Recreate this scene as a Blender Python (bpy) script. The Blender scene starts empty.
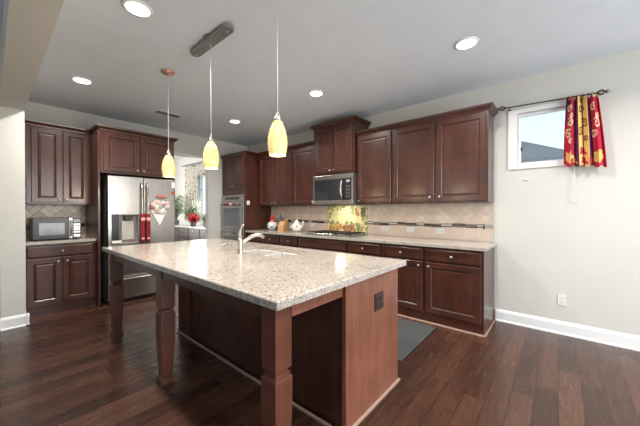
import bpy, bmesh, math, random
from mathutils import Vector, Matrix
R = math.radians
random.seed(7)
SC = bpy.context.scene
COL = SC.collection

# ------------------------------------------------------------------ camera
cam_d = bpy.data.cameras.new('camera'); cam = bpy.data.objects.new('camera', cam_d); COL.objects.link(cam)
YAW, PITCH, ROLL = .7037, -.0063, -.0011
F_ = Vector((-math.sin(YAW)*math.cos(PITCH), math.cos(YAW)*math.cos(PITCH), math.sin(PITCH)))
R_ = Vector((math.cos(YAW), math.sin(YAW), 0)); U_ = R_.cross(F_)
R2 = math.cos(ROLL)*R_ + math.sin(ROLL)*U_; U2 = -math.sin(ROLL)*R_ + math.cos(ROLL)*U_
M3 = Matrix((R2, U2, -F_)).transposed()
cam.matrix_world = Matrix.Translation((5.4595, -3.8646, 1.2841)) @ M3.to_4x4()
cam_d.sensor_width = 36; cam_d.lens = 281.53*36/640; cam_d.clip_start = .02
SC.camera = cam

# ------------------------------------------------------------------ world, view
SC.view_settings.view_transform = 'Standard'; SC.view_settings.look = 'None'
SC.view_settings.gamma = 1; SC.view_settings.use_curve_mapping = False
SC.view_settings.exposure = 0.12
SC.cycles.use_denoising = True
SC.cycles.max_bounces = 8; SC.cycles.diffuse_bounces = 5; SC.cycles.glossy_bounces = 4
SC.cycles.sample_clamp_indirect = 4
W = bpy.data.worlds.new('sky'); SC.world = W; W.use_nodes = True
wn = W.node_tree; bg = wn.nodes['Background']
tc = wn.nodes.new('ShaderNodeTexCoord'); sp = wn.nodes.new('ShaderNodeSeparateXYZ'); cr = wn.nodes.new('ShaderNodeValToRGB')
wn.links.new(tc.outputs['Generated'], sp.inputs[0]); wn.links.new(sp.outputs['Z'], cr.inputs[0]); wn.links.new(cr.outputs[0], bg.inputs[0])
cr.color_ramp.elements[0].position = .0; cr.color_ramp.elements[0].color = (.80, .90, .95, 1)
cr.color_ramp.elements[1].position = .6; cr.color_ramp.elements[1].color = (.42, .66, .88, 1)
bg.inputs[1].default_value = 1.35

def area(name, loc, direction, sx, sy, power, color, spread=180):
    l = bpy.data.lights.new(name, 'AREA'); l.shape = 'RECTANGLE'; l.size = sx; l.size_y = sy; l.energy = power; l.color = color
    l.spread = R(spread)
    o = bpy.data.objects.new(name, l); COL.objects.link(o); o.location = loc
    o.rotation_euler = Vector(direction).to_track_quat('-Z', 'Z').to_euler()
    return o
area('added_east_light', (8.28, -2.25, 1.45), (-1, 0, 0), 2.0, 2.1, 105, (.97, .985, 1))  # added light source at the unseen east opening
area('breakfast_window_daylight', (-3.6, .84, 1.9), (0, -1, -.1), 2.0, 1.4, 55, (1, .98, .96))
area('breakfast_west_fill', (-6.8, -2.2, 1.7), (1, 0, 0), 2.4, 1.8, 300, (1, .98, .96))  # added fill to brighten the breakfast room; no window in that wall

# ------------------------------------------------------------------ materials
def nm(name):
    m = bpy.data.materials.new(name); m.use_nodes = True
    nt = m.node_tree; b = nt.nodes['Principled BSDF']
    return m, nt, b
def N(nt, typ, **kw):
    n = nt.nodes.new(typ)
    for k, v in kw.items():
        if k in n.inputs: n.inputs[k].default_value = v
        else: setattr(n, k, v)
    return n
def L(nt, a, b): nt.links.new(a, b)
def ramp(nt, stops, fac=None, interp='LINEAR'):
    r = nt.nodes.new('ShaderNodeValToRGB'); r.color_ramp.interpolation = interp
    e = r.color_ramp.elements
    while len(e) < len(stops): e.new(.5)
    for i, (p, c) in enumerate(stops): e[i].position = p; e[i].color = (*c, 1)
    if fac is not None: L(nt, fac, r.inputs[0])
    return r
def coords(nt, scale=(1, 1, 1), rot=(0, 0, 0), which='Object'):
    t = nt.nodes.new('ShaderNodeTexCoord'); m = nt.nodes.new('ShaderNodeMapping')
    m.inputs['Scale'].default_value = scale; m.inputs['Rotation'].default_value = rot
    L(nt, t.outputs[which], m.inputs[0]); return m.outputs[0]
def mathn(nt, op, a, b=None, c=None):
    n = nt.nodes.new('ShaderNodeMath'); n.operation = op
    for i, v in enumerate((a, b, c)):
        if v is None: continue
        if isinstance(v, (int, float)): n.inputs[i].default_value = v
        else: L(nt, v, n.inputs[i])
    return n.outputs[0]
def soft(name, col, rough=.5, metal=0, var=.06, scale=12, bump=0, coat=0, spec=.5, emit=None, es=0, stretch=(1, 1, 1)):
    m, nt, b = nm(name)
    co = coords(nt, stretch)
    nz = N(nt, 'ShaderNodeTexNoise', Scale=scale, Detail=4.0); L(nt, co, nz.inputs['Vector'])
    lo = tuple(c*(1-var) for c in col); hi = tuple(min(1, c*(1+var)) for c in col)
    r = ramp(nt, [(.3, lo), (.7, hi)], nz.outputs['Fac']); L(nt, r.outputs[0], b.inputs['Base Color'])
    b.inputs['Roughness'].default_value = rough; b.inputs['Metallic'].default_value = metal
    b.inputs['Coat Weight'].default_value = coat; b.inputs['Specular IOR Level'].default_value = spec
    b.inputs['Coat Roughness'].default_value = .25
    if emit: b.inputs['Emission Color'].default_value = (*emit, 1); b.inputs['Emission Strength'].default_value = es
    if bump:
        bp = N(nt, 'ShaderNodeBump', Strength=bump, Distance=.002); L(nt, nz.outputs['Fac'], bp.inputs['Height']); L(nt, bp.outputs[0], b.inputs['Normal'])
    return m
def wood(name, dark, light, rough=.38, scale=1.0, coat=.35):
    m, nt, b = nm(name)
    co = coords(nt, (9*scale, 9*scale, .9*scale))
    n1 = N(nt, 'ShaderNodeTexNoise', Scale=2.2, Detail=6.0, Distortion=.6); L(nt, co, n1.inputs['Vector'])
    n2 = N(nt, 'ShaderNodeTexNoise', Scale=5.0, Detail=3.0); L(nt, coords(nt), n2.inputs['Vector'])
    mx = mathn(nt, 'MULTIPLY_ADD', n2.outputs['Fac'], .5, mathn(nt, 'MULTIPLY', n1.outputs['Fac'], .5))
    r = ramp(nt, [(.36, dark), (.64, light)], mx); L(nt, r.outputs[0], b.inputs['Base Color'])
    b.inputs['Roughness'].default_value = rough
    b.inputs['Specular IOR Level'].default_value = .25
    b.inputs['Coat Weight'].default_value = coat; b.inputs['Coat Roughness'].default_value = .2
    return m

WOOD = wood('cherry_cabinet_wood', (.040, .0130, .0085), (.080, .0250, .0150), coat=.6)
WOODP = wood('lit_side_cherry_wood', (.17, .060, .036), (.26, .100, .062), rough=.42, scale=1.3)  # lightened copy of the cabinet cherry, side light painted into the colour
GLAZE = soft('dark_glaze_in_cabinet_grooves', (.022, .008, .006), .45)
WALLM = soft('warm_greige_wall_paint', (.60, .59, .55), .75, var=.015, scale=3, bump=.04, spec=.25)
CEILM = soft('ceiling_paint', (.73, .79, .86), .85, var=.02, scale=4, bump=.06, spec=.2)
WHITE = soft('white_trim_paint', (.78, .79, .79), .38, var=.01)
VINYL = soft('white_vinyl', (.80, .81, .82), .3, var=.01)
STEEL = soft('brushed_stainless', (.46, .435, .41), .27, 1, var=.05, scale=40, stretch=(1, 1, .03))
STEELD = soft('dark_stainless_side', (.13, .122, .115), .5, .4)
SATIN = soft('satin_nickel', (.60, .55, .485), .3, 1)
CHROME = soft('polished_chrome', (.78, .78, .78), .12, 1)
BLACK = soft('black_plastic', (.012, .012, .013), .3)
GLASSB = soft('black_oven_glass', (.02, .022, .025), .06, coat=.6)
IRON = soft('black_cast_iron', (.018, .016, .016), .5)
BRONZE = soft('dark_bronze_metal', (.06, .045, .038), .38, .8)
GUN = soft('brushed_gunmetal', (.30, .295, .29), .3, .7)
COPPER = soft('copper_canopy', (.62, .36, .27), .4, .6)
PLATEW = soft('white_outlet_plastic', (.74, .73, .70), .4)
PLATEB = soft('brown_outlet_plastic', (.035, .02, .017), .35)
MATG = soft('grey_rubber_mat', (.048, .052, .053), .75, scale=120, var=.2, bump=.3)
TAN = soft('light_shoe_moulding', (.36, .24, .18), .45)
CORD = soft('clear_silver_cord', (.72, .71, .69), .35)
PAPER = soft('white_paper', (.82, .81, .79), .6)
CERAM = soft('glazed_white_ceramic', (.74, .71, .66), .18)
CERAMR = soft('red_ceramic_glaze', (.45, .06, .05), .2)
CERAMB = soft('blue_ceramic_glaze', (.12, .2, .3), .2)
CERAMO = soft('orange_ceramic_glaze', (.6, .28, .1), .2)
BLOCK = soft('beech_knife_block', (.52, .29, .13), .45, stretch=(6, 6, 1))
REDCL = soft('dark_red_quilted_cloth', (.22, .012, .018), .85, var=.3, scale=60, bump=.5)
PINKCL = soft('pink_cloth_applique', (.75, .42, .38), .85)
LEAF = soft('green_leaf', (.15, .21, .10), .5, var=.4, scale=8)
LEAFL = soft('pale_green_leaf', (.34, .40, .26), .5, var=.3, scale=8)
REDFL = soft('red_poinsettia_bract', (.62, .035, .03), .5, var=.2, scale=9)
POTM = soft('grey_clay_pot', (.25, .24, .23), .6)
POTW = soft('white_clay_pot', (.68, .68, .66), .4)
BUFF = soft('dark_buffet_wood', (.045, .028, .024), .4)
STONEW = soft('pale_buffet_top', (.70, .66, .62), .25, var=.08, scale=20)
ROOFM = soft('grey_asphalt_shingle', (.27, .255, .245), .9, var=.3, scale=25)
SIDING = soft('pale_house_siding', (.62, .60, .56), .7)
BULB = soft('lit_frosted_lamp_lens', (.9, .9, .88), .4, emit=(1, .97, .92), es=4.5)
BULBP = soft('lit_bulb_glow', (.9, .9, .85), .4, emit=(1, .93, .78), es=5)
GROUTL = soft('cream_grout', (.42, .35, .29), .8)
GROUTD = soft('brown_grout', (.10, .07, .055), .8)
TILE = [soft('cream_ceramic_tile', (.72, .585, .48), .28, var=.05, scale=6), soft('beige_ceramic_tile', (.69, .55, .45), .28, var=.05, scale=6), soft('sand_ceramic_tile', (.75, .63, .53), .28, var=.05, scale=6)]
TILEB = [soft('tan_stone_tile', (.55, .42, .33), .3, var=.1), soft('brown_stone_tile', (.46, .34, .26), .3, var=.1), soft('pale_stone_tile', (.64, .54, .45), .3, var=.1)]
MOS = [soft('brown_glass_mosaic', (.06, .035, .028), .15), soft('grey_stone_mosaic', (.22, .19, .17), .3), soft('white_stone_mosaic', (.62, .58, .52), .3), soft('taupe_glass_mosaic', (.13, .10, .085), .15)]

def granite():
    m, nt, b = nm('speckled_cream_granite'); co = coords(nt)
    v = N(nt, 'ShaderNodeTexVoronoi', Scale=150.0); L(nt, co, v.inputs['Vector'])
    n = N(nt, 'ShaderNodeTexNoise', Scale=90.0, Detail=5.0, Roughness=.7); L(nt, co, n.inputs['Vector'])
    n3 = N(nt, 'ShaderNodeTexNoise', Scale=5.0, Detail=3.0); L(nt, co, n3.inputs['Vector'])
    sv = N(nt, 'ShaderNodeSeparateColor'); L(nt, v.outputs['Color'], sv.inputs[0])
    f = mathn(nt, 'ADD', mathn(nt, 'MULTIPLY', sv.outputs[0], .42), mathn(nt, 'MULTIPLY', n.outputs['Fac'], .75))
    f = mathn(nt, 'ADD', f, mathn(nt, 'MULTIPLY', mathn(nt, 'SUBTRACT', n3.outputs['Fac'], .5), .25))
    r = ramp(nt, [(.33, (.075, .058, .050)), (.39, (.20, .155, .13)), (.45, (.35, .30, .25)), (.56, (.46, .415, .365)), (.66, (.53, .49, .44)), (.75, (.25, .24, .23)), (.83, (.54, .51, .475))], f)
    L(nt, r.outputs[0], b.inputs['Base Color']); b.inputs['Roughness'].default_value = .13
    b.inputs['Specular IOR Level'].default_value = .55
    return m
GRAN = granite()

def floor_mat():
    m, nt, b = nm('dark_hardwood_planks')
    t = nt.nodes.new('ShaderNodeTexCoord'); s = nt.nodes.new('ShaderNodeSeparateXYZ'); L(nt, t.outputs['Object'], s.inputs[0])
    px = mathn(nt, 'DIVIDE', s.outputs['X'], .127); ix = mathn(nt, 'FLOOR', px); fx = mathn(nt, 'SUBTRACT', px, ix)
    w1 = N(nt, 'ShaderNodeTexWhiteNoise', noise_dimensions='1D'); L(nt, ix, w1.inputs['W'])
    py = mathn(nt, 'DIVIDE', mathn(nt, 'ADD', s.outputs['Y'], mathn(nt, 'MULTIPLY', w1.outputs['Value'], 7.3)), .95)
    iy = mathn(nt, 'FLOOR', py); fy = mathn(nt, 'SUBTRACT', py, iy)
    cv = nt.nodes.new('ShaderNodeCombineXYZ'); L(nt, ix, cv.inputs[0]); L(nt, iy, cv.inputs[1])
    w2 = N(nt, 'ShaderNodeTexWhiteNoise', noise_dimensions='2D'); L(nt, cv.outputs[0], w2.inputs['Vector'])
    mp = nt.nodes.new('ShaderNodeMapping'); mp.inputs['Scale'].default_value = (14, 1.6, 1); L(nt, t.outputs['Object'], mp.inputs[0])
    off = nt.nodes.new('ShaderNodeVectorMath'); off.operation = 'MULTIPLY_ADD'; L(nt, w2.outputs['Color'], off.inputs[0]); off.inputs[1].default_value = (30, 30, 30); L(nt, mp.outputs[0], off.inputs[2])
    g = N(nt, 'ShaderNodeTexNoise', Scale=1.6, Detail=6.0, Distortion=.8); L(nt, off.outputs[0], g.inputs['Vector'])
    f = mathn(nt, 'ADD', mathn(nt, 'MULTIPLY_ADD', w2.outputs['Value'], .40, .04), mathn(nt, 'MULTIPLY', g.outputs['Fac'], .57))
    r = ramp(nt, [(.18, (.020, .0090, .0060)), (.45, (.044, .0180, .0115)), (.68, (.074, .0305, .0185)), (.88, (.112, .050, .030))], f)
    ex = mathn(nt, 'MINIMUM', fx, mathn(nt, 'SUBTRACT', 1, fx)); ey = mathn(nt, 'MINIMUM', fy, mathn(nt, 'SUBTRACT', 1, fy))
    gx = mathn(nt, 'LESS_THAN', ex, .018); gy = mathn(nt, 'LESS_THAN', ey, .0025); gap = mathn(nt, 'MAXIMUM', gx, gy)
    mx = nt.nodes.new('ShaderNodeMix'); mx.data_type = 'RGBA'; L(nt, gap, mx.inputs[0]); L(nt, r.outputs[0], mx.inputs[6]); mx.inputs[7].default_value = (.014, .008, .006, 1)
    L(nt, mx.outputs[2], b.inputs['Base Color'])
    rr = N(nt, 'ShaderNodeMapRange'); L(nt, g.outputs['Fac'], rr.inputs[0]); rr.inputs[3].default_value = .20; rr.inputs[4].default_value = .34
    L(nt, rr.outputs[0], b.inputs['Roughness'])
    h = mathn(nt, 'SUBTRACT', mathn(nt, 'MULTIPLY', g.outputs['Fac'], .35), gap)
    bp = N(nt, 'ShaderNodeBump', Strength=.35, Distance=.0022); L(nt, h, bp.inputs['Height']); L(nt, bp.outputs[0], b.inputs['Normal'])
    b.inputs['Specular IOR Level'].default_value = .5
    return m
FLOORM = floor_mat()

def glass_mat(name, tint=(1, 1, 1), fac=.12):
    m = bpy.data.materials.new(name); m.use_nodes = True; nt = m.node_tree; nt.nodes.clear()
    o = nt.nodes.new('ShaderNodeOutputMaterial'); t = nt.nodes.new('ShaderNodeBsdfTransparent'); g = nt.nodes.new('ShaderNodeBsdfGlossy')
    t.inputs[0].default_value = (*tint, 1); g.inputs['Roughness'].default_value = .03
    x = nt.nodes.new('ShaderNodeMixShader'); x.inputs[0].default_value = fac
    L(nt, t.outputs[0], x.inputs[1]); L(nt, g.outputs[0], x.inputs[2]); L(nt, x.outputs[0], o.inputs[0]); return m
PANE = glass_mat('clear_window_glass', fac=.06)

def shade_mat():
    m, nt, b = nm('lit_amber_art_glass')
    co = coords(nt, (20, 20, 9)); n = N(nt, 'ShaderNodeTexNoise', Scale=1.4, Detail=4.0, Distortion=1.5); L(nt, co, n.inputs['Vector'])
    r = ramp(nt, [(.3, (.74, .54, .20)), (.7, (.84, .66, .30))], n.outputs['Fac'])
    L(nt, r.outputs[0], b.inputs['Base Color']); L(nt, r.outputs[0], b.inputs['Emission Color'])
    b.inputs['Emission Strength'].default_value = .34; b.inputs['Roughness'].default_value = .2
    return m
SHADE = shade_mat()

def attr_mat(name, rough=.4, sheen=0, trans=0):
    m, nt, b = nm(name); a = nt.nodes.new('ShaderNodeAttribute'); a.attribute_name = 'paint'
    nz = N(nt, 'ShaderNodeTexNoise', Scale=60.0); L(nt, coords(nt), nz.inputs['Vector'])
    mx = nt.nodes.new('ShaderNodeMix'); mx.data_type = 'RGBA'; mx.blend_type = 'MULTIPLY'; mx.inputs[0].default_value = .25
    L(nt, a.outputs['Color'], mx.inputs[6]); L(nt, nz.outputs['Fac'], mx.inputs[7]); L(nt, a.outputs['Color'], b.inputs['Base Color'])
    b.inputs['Roughness'].default_value = rough; b.inputs['Sheen Weight'].default_value = sheen
    return m
MURAL = attr_mat('painted_fruit_tiles', .2)
CURTM = attr_mat('printed_curtain_cloth', .8)
SHEER = attr_mat('patterned_pale_curtain_cloth', .8)

# ------------------------------------------------------------------ mesh helpers
class MB:
    def __init__(s): s.bm = bmesh.new()
    def _new(s, n0, mi, smooth):
        for f in list(s.bm.faces)[n0:]:
            f.material_index = mi; f.smooth = smooth
    def box(s, x0, x1, y0, y1, z0, z1, bevel=0, mi=0, rot=None, piv=None):
        t = bmesh.new()
        bmesh.ops.create_cube(t, size=1)
        for v in t.verts: v.co = Vector(((x0+x1)/2+v.co.x*(x1-x0), (y0+y1)/2+v.co.y*(y1-y0), (z0+z1)/2+v.co.z*(z1-z0)))
        if bevel: bmesh.ops.bevel(t, geom=list(t.edges), offset=bevel, segments=2, profile=.6, affect='EDGES')
        s.merge(t, mi, False, rot, piv); return s
    def merge(s, t, mi=0, smooth=False, rot=None, piv=None):
        if rot is not None:
            p = Vector(piv or (0, 0, 0))
            for v in t.verts: v.co = rot @ (v.co - p) + p
        mp = {}
        for v in t.verts: mp[v] = s.bm.verts.new(v.co)
        for f in t.faces:
            try:
                g = s.bm.faces.new([mp[v] for v in f.verts]); g.material_index = mi if mi else f.material_index; g.smooth = smooth or f.smooth
            except ValueError: pass
        t.free()
    def lathe(s, prof, c=(0, 0, 0), axis='Z', seg=24, mi=0, smooth=True, capb=True, capt=True):
        rings = []
        for r, h in prof:
            ring = []
            for i in range(seg):
                a = 2*math.pi*i/seg; x, y = r*math.cos(a), r*math.sin(a)
                p = {'Z': (x, y, h), 'Y': (x, h, y), 'X': (h, x, y)}[axis]
                ring.append(s.bm.verts.new(Vector(p)+Vector(c)))
            rings.append(ring)
        for a, b in zip(rings, rings[1:]):
            for i in range(seg):
                f = s.bm.faces.new((a[i], a[(i+1) % seg], b[(i+1) % seg], b[i])); f.smooth = smooth; f.material_index = mi
        if capb: f = s.bm.faces.new(rings[0]); f.material_index = mi
        if capt: f = s.bm.faces.new(rings[-1]); f.material_index = mi
        return s
    def tube(s, pts, rad, seg=12, mi=0, close=False):
        pts = [Vector(p) for p in pts]; n = len(pts)
        if not isinstance(rad, (list, tuple)): rad = [rad]*n
        rings = []; up = None
        for i, p in enumerate(pts):
            if close: d = pts[(i+1) % n]-pts[i-1]
            else: d = pts[min(i+1, n-1)]-pts[max(i-1, 0)]
            d.normalize()
            if up is None: up = Vector((0, 0, 1)) if abs(d.z) < .9 else Vector((1, 0, 0))
            u = (up-d*up.dot(d)).normalized(); w = d.cross(u); up = u
            rings.append([s.bm.verts.new(p+(u*math.cos(2*math.pi*k/seg)+w*math.sin(2*math.pi*k/seg))*rad[i]) for k in range(seg)])
        prs = list(zip(rings, rings[1:]))+([(rings[-1], rings[0])] if close else [])
        for a, b in prs:
            for k in range(seg):
                f = s.bm.faces.new((a[k], a[(k+1) % seg], b[(k+1) % seg], b[k])); f.smooth = True; f.material_index = mi
        if not close:
            for rg in (rings[0], rings[-1]):
                f = s.bm.faces.new(rg); f.material_index = mi
        return s
    def rings(s, loops, mi=None, cap=True, smooth=False, capb=False):
        vs = [[s.bm.verts.new(Vector(p)) for p in lp] for lp in loops]; n = len(vs[0])
        for j, (a, b) in enumerate(zip(vs, vs[1:])):
            for k in range(n):
                f = s.bm.faces.new((a[k], a[(k+1) % n], b[(k+1) % n], b[k])); f.smooth = smooth
                f.material_index = (mi[j] if mi else 0)
        if cap: s.bm.faces.new(vs[-1])
        if capb: s.bm.faces.new(list(reversed(vs[0])))
        return s
    def sphere(s, c, r, mi=0, sc=(1, 1, 1), u=14, v=10):
        t = bmesh.new(); bmesh.ops.create_uvsphere(t, u_segments=u, v_segments=v, radius=r)
        for x in t.verts: x.co = Vector((x.co.x*sc[0], x.co.y*sc[1], x.co.z*sc[2]))+Vector(c)
        s.merge(t, mi, True); return s
    def quad(s, pts, mi=0):
        f = s.bm.faces.new([s.bm.verts.new(Vector(p)) for p in pts]); f.material_index = mi; return s
    def build(s, name, mats, parent=None, loc=None, rz=0):
        bmesh.ops.recalc_face_normals(s.bm, faces=s.bm.faces)
        me = bpy.data.meshes.new(name); s.bm.to_mesh(me); s.bm.free()
        for m in (mats if isinstance(mats, (list, tuple)) else [mats]): me.materials.append(m)
        o = bpy.data.objects.new(name, me); COL.objects.link(o)
        if parent: o.parent = parent
        if loc: o.location = loc
        if rz: o.rotation_euler.z = rz
        return o
GROUPS = {'upper_cabinet': 'wall cabinets', 'base_cabinet': 'base cabinets', 'recessed_light': 'recessed ceiling lights', 'pendant_light': 'amber pendants over the island',
          'wall_outlet': 'outlets', 'handle_cover': 'cloth covers on the refrigerator handles', 'small_potted_plant': 'small potted plants on the buffet'}
def thing(name, label, cat, loc=(0, 0, 0), rz=0, group=None):
    o = bpy.data.objects.new(name, None); COL.objects.link(o); o.empty_display_size = .1
    group = group or GROUPS.get(name)
    o.location = loc; o.rotation_euler = (0, 0, rz); o['label'] = label; o['category'] = cat
    if group: o['group'] = group
    return o
def tag(o, label, cat, group=None):
    o['label'] = label; o['category'] = cat
    if group: o['group'] = group
    return o
def struct(o): o['kind'] = 'structure'; return o
def copy_tree(o, parent=None):
    c = o.copy(); COL.objects.link(c)
    if parent: c.parent = parent
    for ch in list(o.children): copy_tree(ch, c)
    return c

H = 2.77
# ------------------------------------------------------------------ the room shell
m = MB(); m.box(-7.2, 8.6, -8.5, 1.2, -.12, 0); struct(m.build('floor', FLOORM))
m = MB(); m.box(-.2, 8.6, -8.5, .15, H, H+.1); struct(m.build('ceiling', CEILM))
m = MB(); m.box(-7.2, -.2, -8.5, 1.2, 3.35, 3.45); struct(m.build('ceiling_breakfast', WHITE))
# wall right with a window hole  x 5.11..5.70  z 1.81..2.365
WX0, WX1, WZ0, WZ1 = 5.10, 5.66, 1.80, 2.375
m = MB()
m.box(-.2, WX0, 0, .15, 0, H); m.box(WX1, 8.6, 0, .15, 0, H); m.box(WX0, WX1, 0, .15, 0, WZ0); m.box(WX0, WX1, 0, .15, WZ1, H)
struct(m.build('wall_right', WALLM))
# fridge wall with opening to the breakfast room (y -1.905..-.96, z<2.38)
m = MB()
m.box(-.12, 0, -8.5, -1.93, 0, H); m.box(-.12, 0, -.955, 0, 0, H); m.box(-.12, 0, -1.93, -.955, 2.385, H)
m.box(-.2, 0, -8.5, 1.2, H, 3.35)
struct(m.build('wall_back', WALLM))
m = MB(); m.box(-.13, .012, -1.905, -.955, 2.35, 2.385, bevel=.003); struct(m.build('lit_header_band', WHITE))  # white board added to imitate the brightly lit underside of the header
# stub wall and dropped beam over the wide opening
m = MB(); m.box(0, .885, -3.785, -3.595, 0, H); struct(m.build('wall_partition', WALLM))
m = MB(); m.box(.885, 8.3, -3.785, -3.595, 2.415, H); struct(m.build('trim_3', WALLM))
# far walls of the living side with openings added for daylight
m = MB()
m.box(8.3, 8.45, -8.5, -3.3, 0, H); m.box(8.3, 8.45, -1.2, 0, 0, H); m.box(8.3, 8.45, -3.3, -1.2, 0, .35); m.box(8.3, 8.45, -3.3, -1.2, 2.55, H)
struct(m.build('wall_east', WALLM))
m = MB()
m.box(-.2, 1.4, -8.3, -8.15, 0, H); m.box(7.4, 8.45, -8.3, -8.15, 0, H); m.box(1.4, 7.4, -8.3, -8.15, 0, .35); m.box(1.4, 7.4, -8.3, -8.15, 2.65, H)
struct(m.build('wall_south', soft('dark_bounce_cut_paint', (.16, .14, .125), .8)))  # unseen wall coloured dark to cut bounce light on the island
# breakfast room shell: north wall with a window
FX0, FX1, FZ0, FZ1 = -4.25, -2.45, 1.15, 2.5
m = MB()
m.box(-7.2, FX0, .95, 1.1, 0, 3.4); m.box(FX1, -.2, .95, 1.1, 0, 3.4); m.box(FX0, FX1, .95, 1.1, 0, FZ0); m.box(FX0, FX1, .95, 1.1, FZ1, 3.4)
struct(m.build('wall_breakfast', WALLM))
m = MB(); m.box(-7.2, -7.05, -8.5, 1.1, 0, 3.4); struct(m.build('wall_west', WALLM))

def base_profile(name, p0, p1, nrm, h=.135):
    """baseboard with a cap and a shoe, along p0->p1, protruding towards nrm"""
    prof = [(0, 0), (.026, 0), (.026, .012), (.016, .022), (.016, h-.03), (.012, h-.018), (.006, h-.006), (0, h)]
    m = MB(); a = Vector(p0); b = Vector(p1); n = Vector(nrm)
    l0 = [a+n*o+Vector((0, 0, z)) for o, z in prof]; l1 = [b+n*o+Vector((0, 0, z)) for o, z in prof]
    m.rings([l0, l1], cap=True, capb=True)
    return struct(m.build(name, WHITE))
base_profile('baseboard_right', (4.895, 0, 0), (8.3, 0, 0), (0, -1, 0))
base_profile('baseboard_partition', (.885, -3.811, 0), (.885, -3.57, 0), (1, 0, 0))
base_profile('baseboard_living', (0, -3.785, 0), (.911, -3.785, 0), (0, -1, 0))
base_profile('baseboard_kitchen', (.62, -3.595, 0), (.911, -3.595, 0), (0, 1, 0))
base_profile('baseboard_back', (0, -.955, 0), (0, -.665, 0), (1, 0, 0))
base_profile('baseboard_breakfast', (-7.05, .95, 0), (-.2, .95, 0), (0, -1, 0))

# kitchen window
def window(name, x0, x1, z0, z1, y, depth, frame=.045, casing=.085, bars=0):
    w = struct(thing(name, 'window', 'window', (x0, y, z0)))
    del w['label']; del w['category']
    X, Z = x1-x0, z1-z0
    m = MB(); c = casing
    for (a, b, e, f) in ((-c, X+c, Z, Z+c*.55), (-c, X+c, -c*.55, 0), (-c, 0, 0, Z), (X, X+c, 0, Z)):
        m.box(a, b, -.018, .0, e, f, bevel=.003)
    m.build('window_casing', WHITE, w)
    m = MB()
    for (a, b, e, f) in ((0, X, Z-frame, Z), (0, X, 0, frame), (0, frame, frame, Z-frame), (X-frame, X, frame, Z-frame)):
        m.box(a, b, .03, .03+depth, e, f, bevel=.004)
    m.build('window_frame', VINYL, w)
    if bars:
        m = MB()
        for i in range(1, 3): m.box(X*i/3-.012, X*i/3+.012, .045, .07, frame, Z-frame)
        for i in range(1, 3): m.box(frame, X-frame, .045, .07, Z*i/3-.014, Z*i/3+.014)
        m.build('window_bars', VINYL, w)
    m = MB(); m.box(frame, X-frame, .052, .057, frame, Z-frame); m.build('window_pane', PANE, w)
    return w
w = window('window_1', WX0, WX1, WZ0, WZ1, 0, .06, frame=.028)
m = MB(); m.box(.03, .045, .02, .035, .16, .20, bevel=.003); m.build('window_latch', BLACK, w)
window('window_2', FX0, FX1, FZ0, FZ1, .95, .06, bars=1)

# neighbour's roof seen through the window
t = thing('neighbour_house', 'neighbouring house with a grey shingle roof seen through the kitchen window', 'house', (5.5, 9, -3.42))
m = MB(); m.box(-5.5, 3.5, 0, 6, 0, 5.2); m.build('wall', SIDING, t)
m = MB()
g = [(-6.2, -.5, 5.1), (4.0, -.5, 5.1), (4.0, 6.5, 5.1), (-6.2, 6.5, 5.1)]
m.rings([[(-6.2, -.5, 5.0), (4.0, -.5, 5.0), (4.0, 6.5, 5.0), (-6.2, 6.5, 5.0)], [(-6.2, -.5, 5.15), (4.0, -.5, 5.15), (4.0, 6.5, 5.15), (-6.2, 6.5, 5.15)],
         [(-2.2, 2.9, 8.0), (-1.6, 2.9, 8.0), (-1.6, 3.1, 8.0), (-2.2, 3.1, 8.0)]], capb=True)
m.build('roof', ROOFM, t)

# ------------------------------------------------------------------ cabinets
def rectloop(x0, x1, z0, z1, i, y): return [(x0+i, y, z0+i), (x1-i, y, z0+i), (x1-i, y, z1-i), (x0+i, y, z1-i)]
def front(parent, kind, x0, x1, z0, z1, D, knob=None, th=.02):
    """raised frame door / slab drawer lying on the face at y=-D (front towards -y)"""
    y = -D-th; m = MB()
    if kind == 'door':
        fr = min(.058, (x1-x0)*.22)
        prof = [(0, -D+.0), (0, y+.004), (.004, y), (fr, y), (fr+.004, y+.003), (fr+.010, y+.009), (fr+.014, y+.010), (fr+.03, y+.007)]
        mi = [0, 0, 0, 1, 0, 1, 0]
    else:
        prof = [(0, -D), (0, y+.007), (.004, y+.003), (.012, y+.001), (.016, y)]
        mi = [0, 1, 0, 0]
    m.rings([rectloop(x0, x1, z0, z1, i, yy) for i, yy in prof], mi=mi, cap=True)
    o = m.build(kind, [WOOD, GLAZE], parent)
    if knob:
        kx, kz = knob; k = MB()
        k.lathe([(.006, y-.001), (.005, y-.012), (.013, y-.016), (.0155, y-.022), (.012, y-.028), (.004, y-.030)], (kx, 0, kz), 'Y', 16)
        k.build('knob', SATIN, o)
    return o
def cabinet(name, label, loc, rz, Wd, D, Hh, fronts, crown=None, toe=None, cat='cabinet', group=None, sides=None, cl=.0):
    loc = (loc[0]+(.002 if rz else 0), loc[1]-(0 if rz else .002), loc[2])
    t = thing(name, label, cat, loc, rz, group)
    m = MB()
    z0 = 0
    if toe: m.box(.0, Wd, -D+toe[1], 0, 0, toe[0]); z0 = toe[0]
    m.box(0, Wd, -D, 0, z0, Hh, bevel=.0015)
    m.build('cabinet_body', WOOD, t)
    for fdef in fronts: front(t, *fdef[:5], D, fdef[5] if len(fdef) > 5 else None)
    if crown:
        h, l, r = crown
        prof = [(0, 0), (.010, .002), (.012, .012), (.022, .022), (.040, .036), (.046, .040), (.050, h-.002), (.048, h)]
        m = MB(); loops = []
        for o, z in prof:
            ol, orr = (o if l else 0), (o if r else 0)
            loops.append([(-ol, 0, Hh+z), (-ol, -D-o, Hh+z), (Wd+orr, -D-o, Hh+z), (Wd+orr, 0, Hh+z)])
        m.rings(loops, cap=True, capb=True)
        m.build('crown_moulding', WOOD, t)
    return t
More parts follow.
